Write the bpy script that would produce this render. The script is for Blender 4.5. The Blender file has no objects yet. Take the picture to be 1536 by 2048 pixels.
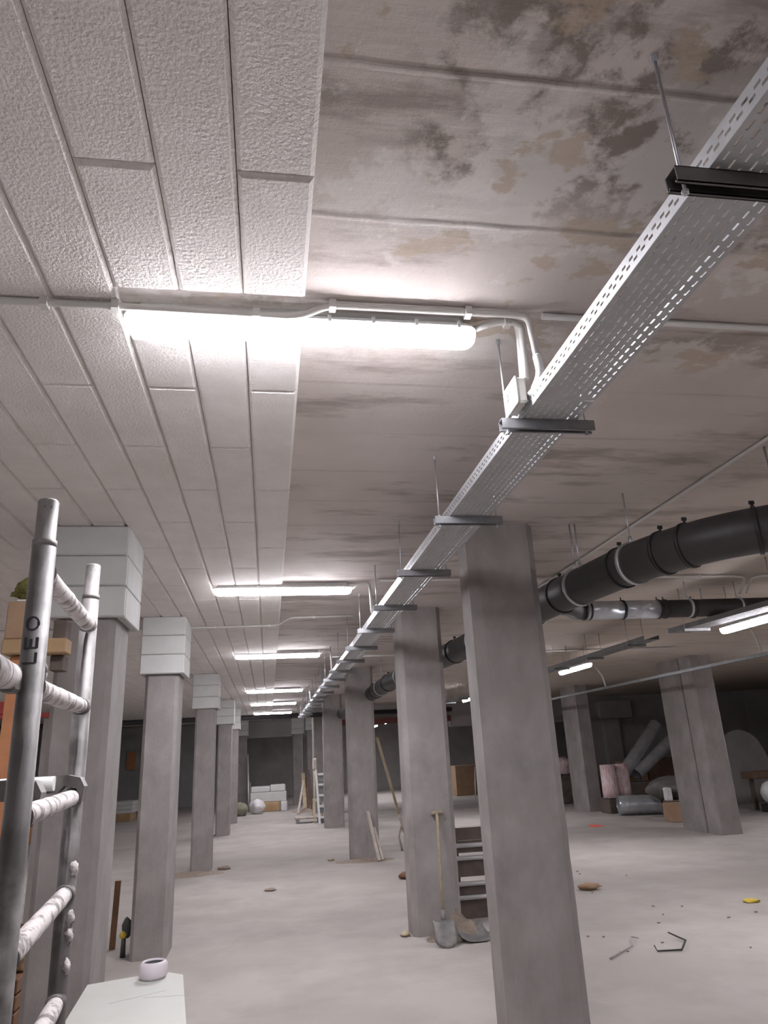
import bpy, math, random
from mathutils import Vector, Matrix, noise
R = random.Random(7)
C = bpy.context.scene.collection
pi = math.pi
ZC = 3.229      # concrete ceiling
ZI = 3.18       # underside of the insulation boards
EYE = 1.701

# ------------------------------------------------------------------ materials
MATS = {}
def nn(t, k, **kw):
    n = t.nodes.new(k)
    for a, b in kw.items(): setattr(n, a, b)
    return n
def mat(name, col, rough=.8, metal=0., col2=None, scale=6., amt=1., bump=0., bscale=60., bdist=.01,
        stretch=(1, 1, 1), emit=None, estr=0., spec=.5, detail=6., lo=.35, hi=.65, col3=None, s3=1.2):
    m = bpy.data.materials.new(name); m.use_nodes = True; t = m.node_tree; L = t.links
    p = t.nodes['Principled BSDF']
    p.inputs['Base Color'].default_value = (*col, 1); p.inputs['Roughness'].default_value = rough
    p.inputs['Metallic'].default_value = metal; p.inputs['Specular IOR Level'].default_value = spec
    if emit: 
        p.inputs['Emission Color'].default_value = (*emit, 1); p.inputs['Emission Strength'].default_value = estr
    tc = nn(t, 'ShaderNodeTexCoord'); mp = nn(t, 'ShaderNodeMapping'); mp.inputs['Scale'].default_value = stretch
    L.new(tc.outputs['Object'], mp.inputs['Vector'])
    if col2:
        n = nn(t, 'ShaderNodeTexNoise'); n.inputs['Scale'].default_value = scale; n.inputs['Detail'].default_value = detail
        n.inputs['Roughness'].default_value = .62
        L.new(mp.outputs[0], n.inputs['Vector'])
        r = nn(t, 'ShaderNodeMapRange'); r.inputs[1].default_value = lo; r.inputs[2].default_value = hi; r.inputs[4].default_value = amt
        L.new(n.outputs['Fac'], r.inputs[0])
        mx = nn(t, 'ShaderNodeMix', data_type='RGBA'); mx.inputs[6].default_value = (*col, 1); mx.inputs[7].default_value = (*col2, 1)
        L.new(r.outputs[0], mx.inputs[0]); out = mx.outputs[2]
        if col3:
            n3 = nn(t, 'ShaderNodeTexNoise'); n3.inputs['Scale'].default_value = s3; n3.inputs['Detail'].default_value = 5
            L.new(tc.outputs['Object'], n3.inputs['Vector'])
            r3 = nn(t, 'ShaderNodeMapRange'); r3.inputs[1].default_value = .5; r3.inputs[2].default_value = .68
            L.new(n3.outputs['Fac'], r3.inputs[0])
            m3 = nn(t, 'ShaderNodeMix', data_type='RGBA'); m3.inputs[7].default_value = (*col3, 1)
            L.new(r3.outputs[0], m3.inputs[0]); L.new(out, m3.inputs[6]); out = m3.outputs[2]
        L.new(out, p.inputs['Base Color'])
    if bump:
        b = nn(t, 'ShaderNodeTexNoise'); b.inputs['Scale'].default_value = bscale; b.inputs['Detail'].default_value = 4
        L.new(mp.outputs[0], b.inputs['Vector'])
        bp = nn(t, 'ShaderNodeBump'); bp.inputs['Strength'].default_value = bump; bp.inputs['Distance'].default_value = bdist
        L.new(b.outputs['Fac'], bp.inputs['Height']); L.new(bp.outputs[0], p.inputs['Normal'])
    MATS[name] = m; return m

mat('floor_concrete', (.375, .345, .32), .93, col2=(.285, .26, .238), scale=1.3, bump=.25, bscale=18, bdist=.008, lo=.4, hi=.75, col3=(.33, .30, .275), s3=.5)
mat('column_concrete', (.30, .272, .262), .88, col2=(.195, .178, .172), scale=3.2, bump=.4, bscale=45, bdist=.006, stretch=(1, 1, .7), lo=.36, hi=.7, col3=(.225, .205, .195), s3=1.7)
mat('board', (.80, .76, .735), .9, col2=(.73, .69, .66), scale=4, bump=.9, bscale=95, bdist=.008)
mat('foam', (.52, .515, .505), .75, col2=(.475, .47, .46), scale=5, bump=.15, bscale=120, bdist=.003)
mat('wall_grey', (.34, .33, .33), .9, col2=(.27, .26, .26), scale=1.2, bump=.2, bscale=20)
mat('wall_dark', (.36, .34, .33), .9, col2=(.28, .26, .25), scale=1.2, bump=.2, bscale=15)
mat('wall_pale', (.36, .34, .33), .9, col2=(.30, .28, .27), scale=1.5)
mat('galvanised', (.62, .64, .67), .38, .85, col2=(.52, .54, .57), scale=14, bump=.03, bscale=80)
mat('tray_metal', (.50, .505, .52), .5, .45, col2=(.43, .435, .45), scale=9)
mat('dull_metal', (.22, .22, .225), .6, .4, col2=(.17, .17, .17), scale=9)
mat('channel_metal', (.36, .365, .38), .45, .7, col2=(.28, .285, .30), scale=14)
mat('dark_channel', (.17, .16, .155), .5, .6, col2=(.13, .12, .12), scale=12)
mat('rod_metal', (.50, .50, .53), .4, .8)
mat('conduit_pvc', (.60, .585, .56), .55)
mat('white_plastic', (.78, .78, .77), .4)
mat('lamp_housing', (.70, .70, .70), .45)
mat('lamp_glow', (.9, .9, .9), .4, emit=(.96, .955, 1.), estr=1.7)
mat('lamp_core', (.9, .9, .9), .4, emit=(.965, .945, 1.0), estr=60.)
mat('black_pipe', (.028, .026, .028), .5, col2=(.045, .04, .04), scale=5, bump=.05, bscale=30)
mat('rubber', (.015, .015, .017), .5)
mat('silver_duct', (.66, .68, .72), .32, .6, col2=(.5, .52, .56), scale=6)
mat('scaffold_paint', (.125, .112, .112), .55, .12, col2=(.27, .255, .25), scale=7, bump=.25, bscale=70, bdist=.003, stretch=(1, 1, .45), lo=.42, hi=.6, col3=(.07, .062, .058), s3=9)
mat('plaster_rung', (.52, .48, .47), .8, col2=(.20, .18, .17), scale=24, bump=.9, bscale=60, bdist=.006, lo=.5, hi=.6)
mat('ink', (.03, .03, .035), .7)
mat('wood_plank', (.42, .28, .15), .8, col2=(.30, .19, .10), scale=5, stretch=(1, 1, 1))
mat('wood_pale', (.50, .42, .30), .8, col2=(.38, .31, .22), scale=7, bump=.1)
mat('wood_dirty', (.33, .28, .24), .85, col2=(.45, .40, .36), scale=8, bump=.2)
mat('wood_dark', (.085, .065, .055), .85, col2=(.13, .10, .085), scale=6)
mat('wood_brown', (.19, .095, .05), .8, col2=(.14, .07, .04), scale=7)
mat('wood_orange', (.50, .22, .10), .75, col2=(.40, .17, .08), scale=6)
mat('cardboard', (.36, .235, .15), .85, col2=(.30, .19, .12), scale=5)
mat('cardboard_dark', (.17, .105, .07), .9, col2=(.13, .08, .055), scale=5)
mat('moss_sponge', (.22, .20, .05), .95, col2=(.13, .12, .03), scale=30, bump=1, bscale=50, bdist=.02)
mat('yellow', (.55, .40, .05), .7)
mat('dark_plastic', (.05, .05, .05), .5)
mat('red_paint', (.42, .06, .05), .6)
mat('red_dull', (.16, .05, .04), .8)
mat('red_mark', (.75, .10, .07), .8)
mat('pink_wrap', (.55, .36, .36), .35, col2=(.72, .62, .62), scale=12, bump=.6, bscale=14, bdist=.03, stretch=(3, 3, .5), lo=.45, hi=.6)
mat('white_bag', (.72, .70, .70), .7, col2=(.55, .52, .54), scale=6, bump=.5, bscale=9, bdist=.04)
mat('green_bag', (.24, .23, .17), .8, col2=(.18, .17, .12), scale=7, bump=.5, bscale=9, bdist=.04)
mat('dark_bag', (.11, .10, .095), .6, col2=(.16, .15, .14), scale=6, bump=.5, bscale=9, bdist=.04)
mat('aluminium', (.66, .66, .66), .45, .5)
mat('grey_step', (.28, .29, .29), .6)
mat('steel_blade', (.13, .125, .13), .55, .3, col2=(.22, .205, .19), scale=14)
mat('handle_wood', (.32, .26, .18), .75, col2=(.22, .18, .13), scale=16)
mat('sand', (.26, .21, .165), .97, col2=(.18, .145, .115), scale=9, bump=.9, bscale=40, bdist=.02)
mat('rubble', (.33, .26, .22), .95, col2=(.22, .17, .14), scale=20)
mat('table_white', (.56, .57, .545), .5, col2=(.53, .52, .47), scale=2.5)
mat('tape_cover', (.66, .60, .64), .4)
mat('pencil', (.35, .36, .34), .8)
mat('white_pipe', (.62, .61, .60), .45)
mat('twine', (.33, .30, .30), .8)

# the cast ceiling: board joints, stretched damp streaks and blotches of old formwork oil
def ceiling_material():
    m = bpy.data.materials.new('ceiling_concrete'); m.use_nodes = True; t = m.node_tree; L = t.links
    p = t.nodes['Principled BSDF']; p.inputs['Roughness'].default_value = .85
    tc = nn(t, 'ShaderNodeTexCoord'); sp = nn(t, 'ShaderNodeSeparateXYZ'); L.new(tc.outputs['Object'], sp.inputs[0])
    def noise_(scale, st, det=6, rg=.6, off=(0, 0, 0)):
        mp = nn(t, 'ShaderNodeMapping'); mp.inputs['Scale'].default_value = st; mp.inputs['Location'].default_value = off
        L.new(tc.outputs['Object'], mp.inputs['Vector'])
        n = nn(t, 'ShaderNodeTexNoise'); n.inputs['Scale'].default_value = scale; n.inputs['Detail'].default_value = det; n.inputs['Roughness'].default_value = rg
        L.new(mp.outputs[0], n.inputs['Vector']); return n.outputs['Fac']
    def rng(v, a, b, c=0., d=1.):
        r = nn(t, 'ShaderNodeMapRange'); 
        for i, x in enumerate((a, b, c, d)): r.inputs[i + 1].default_value = x
        L.new(v, r.inputs[0]); return r.outputs[0]
    def ma(op, a, b):
        n = nn(t, 'ShaderNodeMath', operation=op)
        for i, x in enumerate((a, b)):
            if isinstance(x, (int, float)): n.inputs[i].default_value = x
            else: L.new(x, n.inputs[i])
        return n.outputs[0]
    def mix(f, a, b):
        n = nn(t, 'ShaderNodeMix', data_type='RGBA'); L.new(f, n.inputs[0])
        for i, x in ((6, a), (7, b)):
            if isinstance(x, tuple): n.inputs[i].default_value = (*x, 1)
            else: L.new(x, n.inputs[i])
        return n.outputs[2]
    base = mix(rng(noise_(1.1, (1, 1, 1)), .35, .7), (.66, .60, .57), (.53, .475, .445))
    # streaks running across, along the formwork boards
    st = rng(noise_(1.5, (.6, 2.4, 1), 9, .68), .52, .62)
    base = mix(ma('MULTIPLY', st, .8), base, (.31, .265, .24))
    # blotchy zone of peeled laitance near the camera (0.35 < x, y < 1.75)
    n1 = noise_(2.7, (1, 1, 1), 9, .68, (3.1, .7, 0))
    zone = ma('MULTIPLY', rng(sp.outputs['Y'], 1.45, 1.75, 1, 0), rng(sp.outputs['X'], .30, .42, 0, 1))
    blot = ma('MULTIPLY', rng(n1, .47, .53), zone)
    base = mix(ma('MULTIPLY', blot, .85), base, (.19, .157, .135))
    pale = ma('MULTIPLY', rng(noise_(1.9, (1, 1, 1), 9, .66, (9, 4, 0)), .50, .54), ma('MULTIPLY', rng(sp.outputs['Y'], 2.3, 2.6, 1, 0), rng(sp.outputs['Y'], .9, 1.3, 0, 1)))
    base = mix(ma('MULTIPLY', pale, .7), base, (.72, .69, .665))
    tan = ma('MULTIPLY', rng(noise_(3.3, (1, 1.3, 1), 8, .6, (1.7, 5, 0)), .57, .6), rng(sp.outputs['Y'], 2.4, 2.6, 1, 0))
    base = mix(ma('MULTIPLY', tan, .7), base, (.46, .37, .28))
    # slab colour turns warmer and darker beyond the tray
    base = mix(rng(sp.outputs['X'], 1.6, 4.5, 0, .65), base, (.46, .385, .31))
    # joints of the boards every half metre
    wob = ma('MULTIPLY', ma('SUBTRACT', noise_(3, (1, .2, 1)), .5), .03)
    yy = ma('ADD', sp.outputs['Y'], wob)
    fr = ma('FRACT', ma('DIVIDE', ma('ADD', yy, 9.8), .5), 0)
    dd = ma('ABSOLUTE', ma('SUBTRACT', fr, .5), 0)       # .5 at a joint
    jn = rng(dd, .468, .492)
    jn = ma('MULTIPLY', jn, rng(noise_(.9, (1, 2, 1), 3), .38, .6))
    jn = ma('MULTIPLY', jn, rng(sp.outputs['Y'], 1.9, 2.6, 1, .3))
    base = mix(ma('MULTIPLY', jn, .85), base, (.14, .115, .10))
    L.new(base, p.inputs['Base Color'])
    h = ma('ADD', ma('MULTIPLY', jn, .8), ma('MULTIPLY', noise_(38, (1, 1, 1)), .35))
    h = ma('ADD', h, ma('MULTIPLY', noise_(6, (.3, 3, 1)), .8))
    bp = nn(t, 'ShaderNodeBump'); bp.inputs['Strength'].default_value = .35; bp.inputs['Distance'].default_value = .012
    L.new(h, bp.inputs['Height']); L.new(bp.outputs[0], p.inputs['Normal'])
    MATS['ceiling_concrete'] = m
ceiling_material()

# ------------------------------------------------------------------ mesh builder
class MB:
    def __init__(s): s.v = []; s.f = []; s.s = []
    def add(s, vs, fs, smooth=False):
        o = len(s.v); s.v += [tuple(x) for x in vs]
        for f in fs: s.f.append(tuple(i + o for i in f)); s.s.append(smooth)
        return s
    def box(s, x0, x1, y0, y1, z0, z1, M=None):
        vs = [Vector(p) for p in ((x0, y0, z0), (x1, y0, z0), (x1, y1, z0), (x0, y1, z0), (x0, y0, z1), (x1, y0, z1), (x1, y1, z1), (x0, y1, z1))]
        if M: vs = [M @ p for p in vs]
        return s.add(vs, [(0, 3, 2, 1), (4, 5, 6, 7), (0, 1, 5, 4), (1, 2, 6, 5), (2, 3, 7, 6), (3, 0, 4, 7)])
    def bar(s, a, b, w, h, up=(0, 0, 1)):
        a = Vector(a); b = Vector(b); d = b - a; L = d.length; d.normalize(); u = Vector(up)
        if abs(d.dot(u)) > .98: u = Vector((0, 1, 0))
        x = d.cross(u).normalized(); z = x.cross(d).normalized()
        M = Matrix((x, d, z)).transposed().to_4x4(); M.translation = a
        return s.box(-w / 2, w / 2, 0, L, -h / 2, h / 2, M)
    def bbox(s, x0, x1, y0, y1, z0, z1, b=.01, M=None):   # box with chamfered edges
        cx, cy, cz = (x0 + x1) / 2, (y0 + y1) / 2, (z0 + z1) / 2; hx, hy, hz = (x1 - x0) / 2, (y1 - y0) / 2, (z1 - z0) / 2
        idx = {}; vs = []
        for sx in (-1, 1):
            for sy in (-1, 1):
                for sz in (-1, 1):
                    for ax in range(3):
                        p = [sx * (hx - (b if ax != 0 else 0)), sy * (hy - (b if ax != 1 else 0)), sz * (hz - (b if ax != 2 else 0))]
                        idx[(sx, sy, sz, ax)] = len(vs); v = Vector((p[0] + cx, p[1] + cy, p[2] + cz)); vs.append(M @ v if M else v)
        fs = []
        for ax in range(3):
            o = [a for a in range(3) if a != ax]
            for sg in (-1, 1):
                q = []
                for (a, c) in ((-1, -1), (1, -1), (1, 1), (-1, 1)):
                    k = [0, 0, 0]; k[ax] = sg; k[o[0]] = a; k[o[1]] = c; q.append(idx[(*k, ax)])
                fs.append(tuple(q))
            for a in (-1, 1):
                for c in (-1, 1):
                    k0 = [0, 0, 0]; k0[ax] = -1; k0[o[0]] = a; k0[o[1]] = c; k1 = list(k0); k1[ax] = 1
                    fs.append((idx[(*k0, o[0])], idx[(*k1, o[0])], idx[(*k1, o[1])], idx[(*k0, o[1])]))
        for sx in (-1, 1):
            for sy in (-1, 1):
                for sz in (-1, 1): fs.append(tuple(idx[(sx, sy, sz, a)] for a in range(3)))
        return s.add(vs, fs)
    def tube(s, pts, r, n=12, caps=True, smooth=True):
        pts = [Vector(p) for p in pts]; rs = r if isinstance(r, (list, tuple)) else [r] * len(pts)
        vs = []; prev = None
        for i, p in enumerate(pts):
            d = (pts[min(i + 1, len(pts) - 1)] - pts[max(i - 1, 0)]).normalized()
            if prev is None:
                u = Vector((0, 0, 1)) if abs(d.z) < .9 else Vector((0, 1, 0)); x = d.cross(u).normalized()
            else: x = (prev - d * prev.dot(d)).normalized()
            prev = x; y = d.cross(x)
            for k in range(n):
                a = 2 * pi * k / n; vs.append(p + (x * math.cos(a) + y * math.sin(a)) * rs[i])
        fs = [(i * n + k, i * n + (k + 1) % n, (i + 1) * n + (k + 1) % n, (i + 1) * n + k) for i in range(len(pts) - 1) for k in range(n)]
        s.add(vs, fs, smooth)
        if caps:
            m = len(pts); o = len(s.v) - len(vs)
            s.f.append(tuple(o + k for k in range(n))[::-1]); s.s.append(False)
            s.f.append(tuple(o + (m - 1) * n + k for k in range(n))); s.s.append(False)
        return s
    def prism(s, poly, z0, z1):
        n = len(poly)
        vs = [(x, y, z0) for x, y in poly] + [(x, y, z1) for x, y in poly]
        return s.add(vs, [tuple(range(n))[::-1], tuple(range(n, 2 * n))] + [(k, (k + 1) % n, n + (k + 1) % n, n + k) for k in range(n)])
    def blob(s, c, r, seed=0, amp=.25, nu=20, nv=12, flat=None):
        vs = []; cx, cy, cz = c
        for j in range(nv + 1):
            th = pi * j / nv
            for i in range(nu):
                ph = 2 * pi * i / nu
                d = Vector((math.sin(th) * math.cos(ph), math.sin(th) * math.sin(ph), math.cos(th)))
                k = 1 + amp * noise.noise(d * 1.7 + Vector((seed * 3.1, seed, 0))) + amp * .4 * noise.noise(d * 5 + Vector((seed, 0, 7)))
                z = cz + d.z * r[2] * k
                if flat is not None: z = max(z, flat)
                vs.append((cx + d.x * r[0] * k, cy + d.y * r[1] * k, z))
        fs = [(j * nu + i, j * nu + (i + 1) % nu, (j + 1) * nu + (i + 1) % nu, (j + 1) * nu + i) for j in range(nv) for i in range(nu)]
        return s.add(vs, fs, True)
    def heap(s, c, rx, ry, h, seed=0, n=26, m=8, z0=0.):
        vs = [(c[0], c[1], z0 + h)]
        for j in range(1, m + 1):
            for i in range(n):
                a = 2 * pi * i / n; q = j / m
                e = 1 + .3 * noise.noise(Vector((math.cos(a) * 1.3, math.sin(a) * 1.3, seed)))
                x = c[0] + rx * q * e * math.cos(a); y = c[1] + ry * q * e * math.sin(a)
                z = z0 + h * (1 - q) ** 1.3 + (0 if j == m else .18 * h * noise.noise(Vector((x * 14, y * 14, seed))))
                vs.append((x, y, max(z, z0 + .001) if j < m else z0 + .0005))
        fs = [(0, 1 + i, 1 + (i + 1) % n) for i in range(n)]
        fs += [(1 + (j - 1) * n + i, 1 + j * n + i, 1 + j * n + (i + 1) % n, 1 + (j - 1) * n + (i + 1) % n) for j in range(1, m) for i in range(n)]
        return s.add(vs, fs, True)
    def build(s, name, m, parent=None, loc=None):
        me = bpy.data.meshes.new(name)
        off = Vector(loc) if loc is not None else Vector((0, 0, 0))
        me.from_pydata([tuple(Vector(v) - off) for v in s.v], [], s.f); me.polygons.foreach_set('use_smooth', s.s)
        me.materials.append(MATS[m]); me.update()
        import bmesh
        b = bmesh.new(); b.from_mesh(me); bmesh.ops.recalc_face_normals(b, faces=b.faces); b.to_mesh(me); b.free()
        o = bpy.data.objects.new(name, me); C.objects.link(o)
        if parent: o.parent = parent; o.matrix_parent_inverse = parent.matrix_basis.inverted() if False else Matrix()
        if loc is not None: o.location = off
        return o

def tag(o, label, cat, group=None):
    o['label'] = label; o['category'] = cat
    if group: o['group'] = group
    return o
def thing(name, label, cat, loc=(0, 0, 0), group=None):
    o = bpy.data.objects.new(name, None); C.objects.link(o); o.location = loc; o.empty_display_size = .1
    return tag(o, label, cat, group)
def struct(o): o['kind'] = 'structure'; return o
def part(mb, name, m, root, label=None):       # geometry is given relative to the root
    o = mb.build(name, m, root)
    if label: o['label'] = label
    return o
def copy_tree(o, parent=None):
    c = o.copy(); C.objects.link(c); c.parent = parent
    for ch in list(o.children): copy_tree(ch, c)
    return c
ORD = ['nearest', 'second nearest', 'third nearest', 'fourth nearest', 'fifth nearest', 'sixth nearest', 'seventh nearest', 'eighth nearest', 'ninth nearest', 'tenth nearest',
       'eleventh nearest', 'twelfth nearest', 'thirteenth nearest', 'fourteenth nearest', 'fifteenth nearest', 'sixteenth nearest', 'seventeenth nearest', 'eighteenth nearest', 'nineteenth nearest', 'farthest']

# ------------------------------------------------------------------ setting
XL, XR, YB, YF = -13., 20., -6., 37.
struct(MB().box(XL - .3, XR + .3, YB - .3, YF + .3, -.3, 0).build('floor', 'floor_concrete'))
struct(MB().box(XL - .3, XR + .3, YB - .3, YF + .3, ZC, ZC + .3).build('ceiling', 'ceiling_concrete'))
struct(MB().box(XL - .3, XL, YB, YF, 0, ZC).build('wall_left', 'wall_grey'))
struct(MB().box(XR, XR + .3, YB, YF, 0, ZC).build('wall_right', 'wall_pale'))
struct(MB().box(XL - .3, XR + .3, YB - .3, YB, 0, ZC).build('wall_front', 'wall_grey'))
struct(MB().box(XL - .3, XR + .3, YF, YF + .3, 0, ZC).build('wall_back', 'wall_dark'))
struct(MB().box(XL, -1.75, 32.0, 32.3, 0, ZC).build('wall_back_left', 'wall_grey'))
struct(MB().box(10.35, XR, 24.0, 24.3, 0, ZC).build('wall_back_right', 'wall_dark'))
struct(MB().box(-1.75, 2.3, 30.2, 30.6, 2.53, ZC).build('trim_1', 'wall_grey'))           # downstand beam at the end of the aisle
struct(MB().box(6.0, 10.35, 24.0, 24.3, 2.44, ZC).build('trim_2', 'wall_pale'))          # downstand beam behind the right bay
struct(MB().box(2.3, 6.0, 24.0, 24.3, 2.80, ZC).build('trim_3', 'wall_pale'))
struct(MB().box(2.3, 6.0, 23.9, 24.0, 2.62, 2.80).build('trim_4', 'red_dull'))          # reddish strip below it
struct(MB().box(11.35, 11.9, 23.8, 24.0, 0, 2.46).build('trim_5', 'wall_dark'))         # pilaster on the dark wall
struct(MB().bbox(11.2, 12.4, 23.7, 24.0, 2.46, 3.05, .02).build('trim_6', 'wall_pale'))  # its pale casing
struct(MB().box(16.9, 17.9, 23.7, 24.0, 0, ZC).build('trim_7', 'wall_pale'))

# insulation boards under the ceiling, laid in staggered strips
LY = [2.208, 6.434, 10.81, 16.63, 20.64, 24.88]
def boards():
    mb = MB(); W = .2085; b = .0125; zt = ZC - .002
    def board(x0, x1, y0, y1):
        g = .0012
        x0 += g; x1 -= g; y0 += g; y1 -= g
        if y1 - y0 < .04: return
        z0 = ZI
        vs = [(x0, y0, zt), (x1, y0, zt), (x1, y1, zt), (x0, y1, zt),
              (x0, y0, z0 + b), (x1, y0, z0 + b), (x1, y1, z0 + b), (x0, y1, z0 + b),
              (x0 + b, y0 + b, z0), (x1 - b, y0 + b, z0), (x1 - b, y1 - b, z0), (x0 + b, y1 - b, z0)]
        fs = [(0, 1, 2, 3), (0, 4, 5, 1), (1, 5, 6, 2), (2, 6, 7, 3), (3, 7, 4, 0), (4, 8, 9, 5), (5, 9, 10, 6), (6, 10, 11, 7), (7, 11, 8, 4), (8, 11, 10, 9)]
        mb.add(vs, fs)
    for i in range(34):
        x1 = .116 - W * i; x0 = x1 - W
        y = (1.52 if i % 2 == 0 else .925) - 1.19 * 5
        while y < 29.9:
            a, c = y, min(y + 1.19, 29.9); y += 1.19
            segs = [(a, c)]
            if i < 3:
                for ly in LY + [-2.0]:
                    nx = []
                    for (p, q) in segs:
                        g0, g1 = ly - .155, ly + .13
                        if q <= g0 or p >= g1: nx.append((p, q)); continue
                        if p < g0: nx.append((p, g0))
                        if q > g1: nx.append((g1, q))
                    segs = nx
            for (p, q) in segs:
                board(x0, x1, p, q)
    return mb.build('ceiling', 'board')
struct(boards())

# ------------------------------------------------------------------ concrete columns
def column_mesh(w, d, h, ch, seed, rough=.004):
    mb = MB(); n = 44
    ring0 = [(ch, 0), (w - ch, 0), (w, ch), (w, d - ch), (w - ch, d), (ch, d), (0, d - ch), (0, ch)]
    vs = []
    for j in range(n + 1):
        z = h * j / n
        for k, (x, y) in enumerate(ring0):
            q = rough * noise.noise(Vector((k * 3.7 + seed, z * 5, seed))) + rough * .6 * noise.noise(Vector((k * 5.7 + seed, z * 21, 2)))
            sx = 1 if x > w / 2 else -1; sy = 1 if y > d / 2 else -1
            if k in (0, 1, 4, 5): x -= sx * abs(q) * 2
            else: y -= sy * abs(q) * 2
            vs.append((x - w / 2, y, z))
    fs = [(j * 8 + k, j * 8 + (k + 1) % 8, (j + 1) * 8 + (k + 1) % 8, (j + 1) * 8 + k) for j in range(n) for k in range(8)]
    fs += [tuple(range(8))[::-1], tuple(n * 8 + k for k in range(8))]
    return mb.add(vs, fs)
def column(x0, x1, y0, d, label, group, ch=.045, cap=None, seed=1, m='column_concrete', h=ZC):
    cx = (x0 + x1) / 2
    root = thing('concrete_column', label, 'column', (cx, y0, 0), group)
    w = x1 - x0
    part(column_mesh(w, d, h, ch, seed), 'shaft', m, root)
    if cap:
        zb, zt = cap; mb = MB(); t = .055; nrow = 3; hh = (zt - zb) / nrow
        for r in range(nrow):
            z0 = zb + r * hh; z1 = z0 + hh; g = .0015; b = .009
            mb.bbox(-w / 2 - t, w / 2 + t, -t, -.002, z0 + g, z1 - g, b)
            mb.bbox(-w / 2 - t, w / 2 + t, d + .002, d + t, z0 + g, z1 - g, b)
            mb.bbox(-w / 2 - t, -w / 2 - .002, -.002, d + .002, z0 + g, z1 - g, b * .6)
            mb.bbox(w / 2 + .002, w / 2 + t, -.002, d + .002, z0 + g, z1 - g, b * .6)
        part(mb, 'insulation_cap', 'foam', root, 'white foam boards cladding the column head')
    return root
GL = 'concrete columns with white foam heads on the left of the aisle'; GR = 'bare concrete columns on the right of the aisle'
column(-1.30, -.955, 4.62, .47, 'concrete column with foam-clad head right behind the scaffold frame', GL, .03, (2.585, ZI), 1)
column(-1.2625, -.93, 7.74, .47, 'concrete column with foam-clad head, second in the left row, stake beside its foot', GL, .03, (2.585, ZI), 2)
column(-1.2625, -.93, 13.1, .47, 'concrete column with foam-clad head, third in the left row', GL, .03, (2.585, ZI), 3)
column(-1.27, -.93, 19.05, .47, 'concrete column with foam-clad head, fourth in the left row', GL, .03, (2.585, ZI), 4)
column(-1.2, -.90, 22.4, .47, 'slim-looking concrete column with bright foam head, fifth in the left row', GL, .03, (2.585, ZI), 5)
column(-1.2, -.84, 29.3, .4, 'last column of the left row with rounded foam head at the dark opening', GL, .03, (2.6, ZI), 6)
column(1.385, 1.893, 4.645, .35, 'large bare concrete column in the right foreground, cut by the bottom of the frame', GR, .062, None, 7)
column(1.3974, 1.893, 7.66, .35, 'bare concrete column with the shovel leaning on it', GR, .05, None, 8)
column(1.3974, 1.893, 13.2, .35, 'bare concrete column with splintered lath leaning on its foot', GR, .045, None, 9)
column(1.3974, 1.893, 19.18, .35, 'bare concrete column partly covering the ladder', GR, .04, None, 10)
column(1.42, 1.86, 24.3, .35, 'bare concrete column behind the ladder', GR, .04, None, 11)
column(1.45, 1.86, 28.6, .35, 'far right-row column with pale foam head behind the ladder', GR, .03, (2.68, ZC), 12)
column(.93, 1.32, 29.4, .35, 'far column with foam head standing at the right edge of the dark opening', GR, .03, (2.58, ZC), 13)
# columns of the right bay
rr = thing('concrete_column', 'double concrete column of the right bay with a groove down its lit side', 'column', (8.33, 12.9, 0), 'columns of the right bay')
part(column_mesh(.44, .42, ZC, .02, 14), 'shaft', 'column_concrete', rr)
o = part(column_mesh(.44, .8, ZC, .02, 15), 'shaft', 'column_concrete', rr); o.location = (0, .47, 0)
column(8.27, 8.66, 18.9, 1.0, 'single concrete column standing behind the slim cable run in the right bay', 'columns of the right bay', .02, None, 16)

# ------------------------------------------------------------------ lamps
def lamp_proto(n_clip=8, L=1.27):
    root = thing('batten_lamp', '', 'lamp', (0, 0, 0), 'white LED batten lamps over the aisle')
    def stadium(Lx, hw, z, k=8):
        p = []
        for sgn, cx in ((1, Lx / 2 - hw * .9), (-1, -Lx / 2 + hw * .9)):
            for i in range(k + 1):
                a = -pi / 2 + pi * i / k
                p.append((cx + sgn * math.cos(a) * hw * .9, sgn * math.sin(a) * hw, z))
        return p
    def loft(mb, rings, smooth=True):
        n = len(rings[0]); vs = [v for r in rings for v in r]
        fs = [(j * n + i, j * n + (i + 1) % n, (j + 1) * n + (i + 1) % n, (j + 1) * n + i) for j in range(len(rings) - 1) for i in range(n)]
        mb.add(vs, fs, smooth); o = len(mb.v) - len(vs)
        mb.f.append(tuple(o + i for i in range(n))); mb.s.append(smooth)
        mb.f.append(tuple(o + (len(rings) - 1) * n + i for i in range(n))); mb.s.append(smooth)
        return mb
    hs = part(loft(MB(), [stadium(L - .10, .022, .0505), stadium(L - .08, .026, .03), stadium(L - .02, .047, .012), stadium(L - .004, .050, .0)], False), 'housing', 'lamp_housing', root)
    part(loft(MB(), [stadium(L - .006, .047, -.0005), stadium(L - .008, .0465, -.018), stadium(L - .018, .042, -.036), stadium(L - .03, .036, -.046)]),
         'diffuser', 'lamp_glow', root)
    part(loft(MB(), [stadium(L - .04, .034, -.0465), stadium(L - .05, .031, -.053), stadium(L - .08, .020, -.057)]), 'light_panel', 'lamp_core', root)
    for i in range(n_clip):
        x = -L / 2 + .08 + (L - .16) * i / (n_clip - 1)
        mb = MB()
        for sy in (-1, 1): mb.box(x - .006, x + .006, sy * .050, sy * .0575, -.012, .014)
        mb.box(x - .004, x + .004, -.0505, .0505, .004, .012)
        part(mb, 'clip', 'white_plastic', hs)
    return root
LZ = 3.151
lamp0 = lamp_proto()
XC = .128
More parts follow.
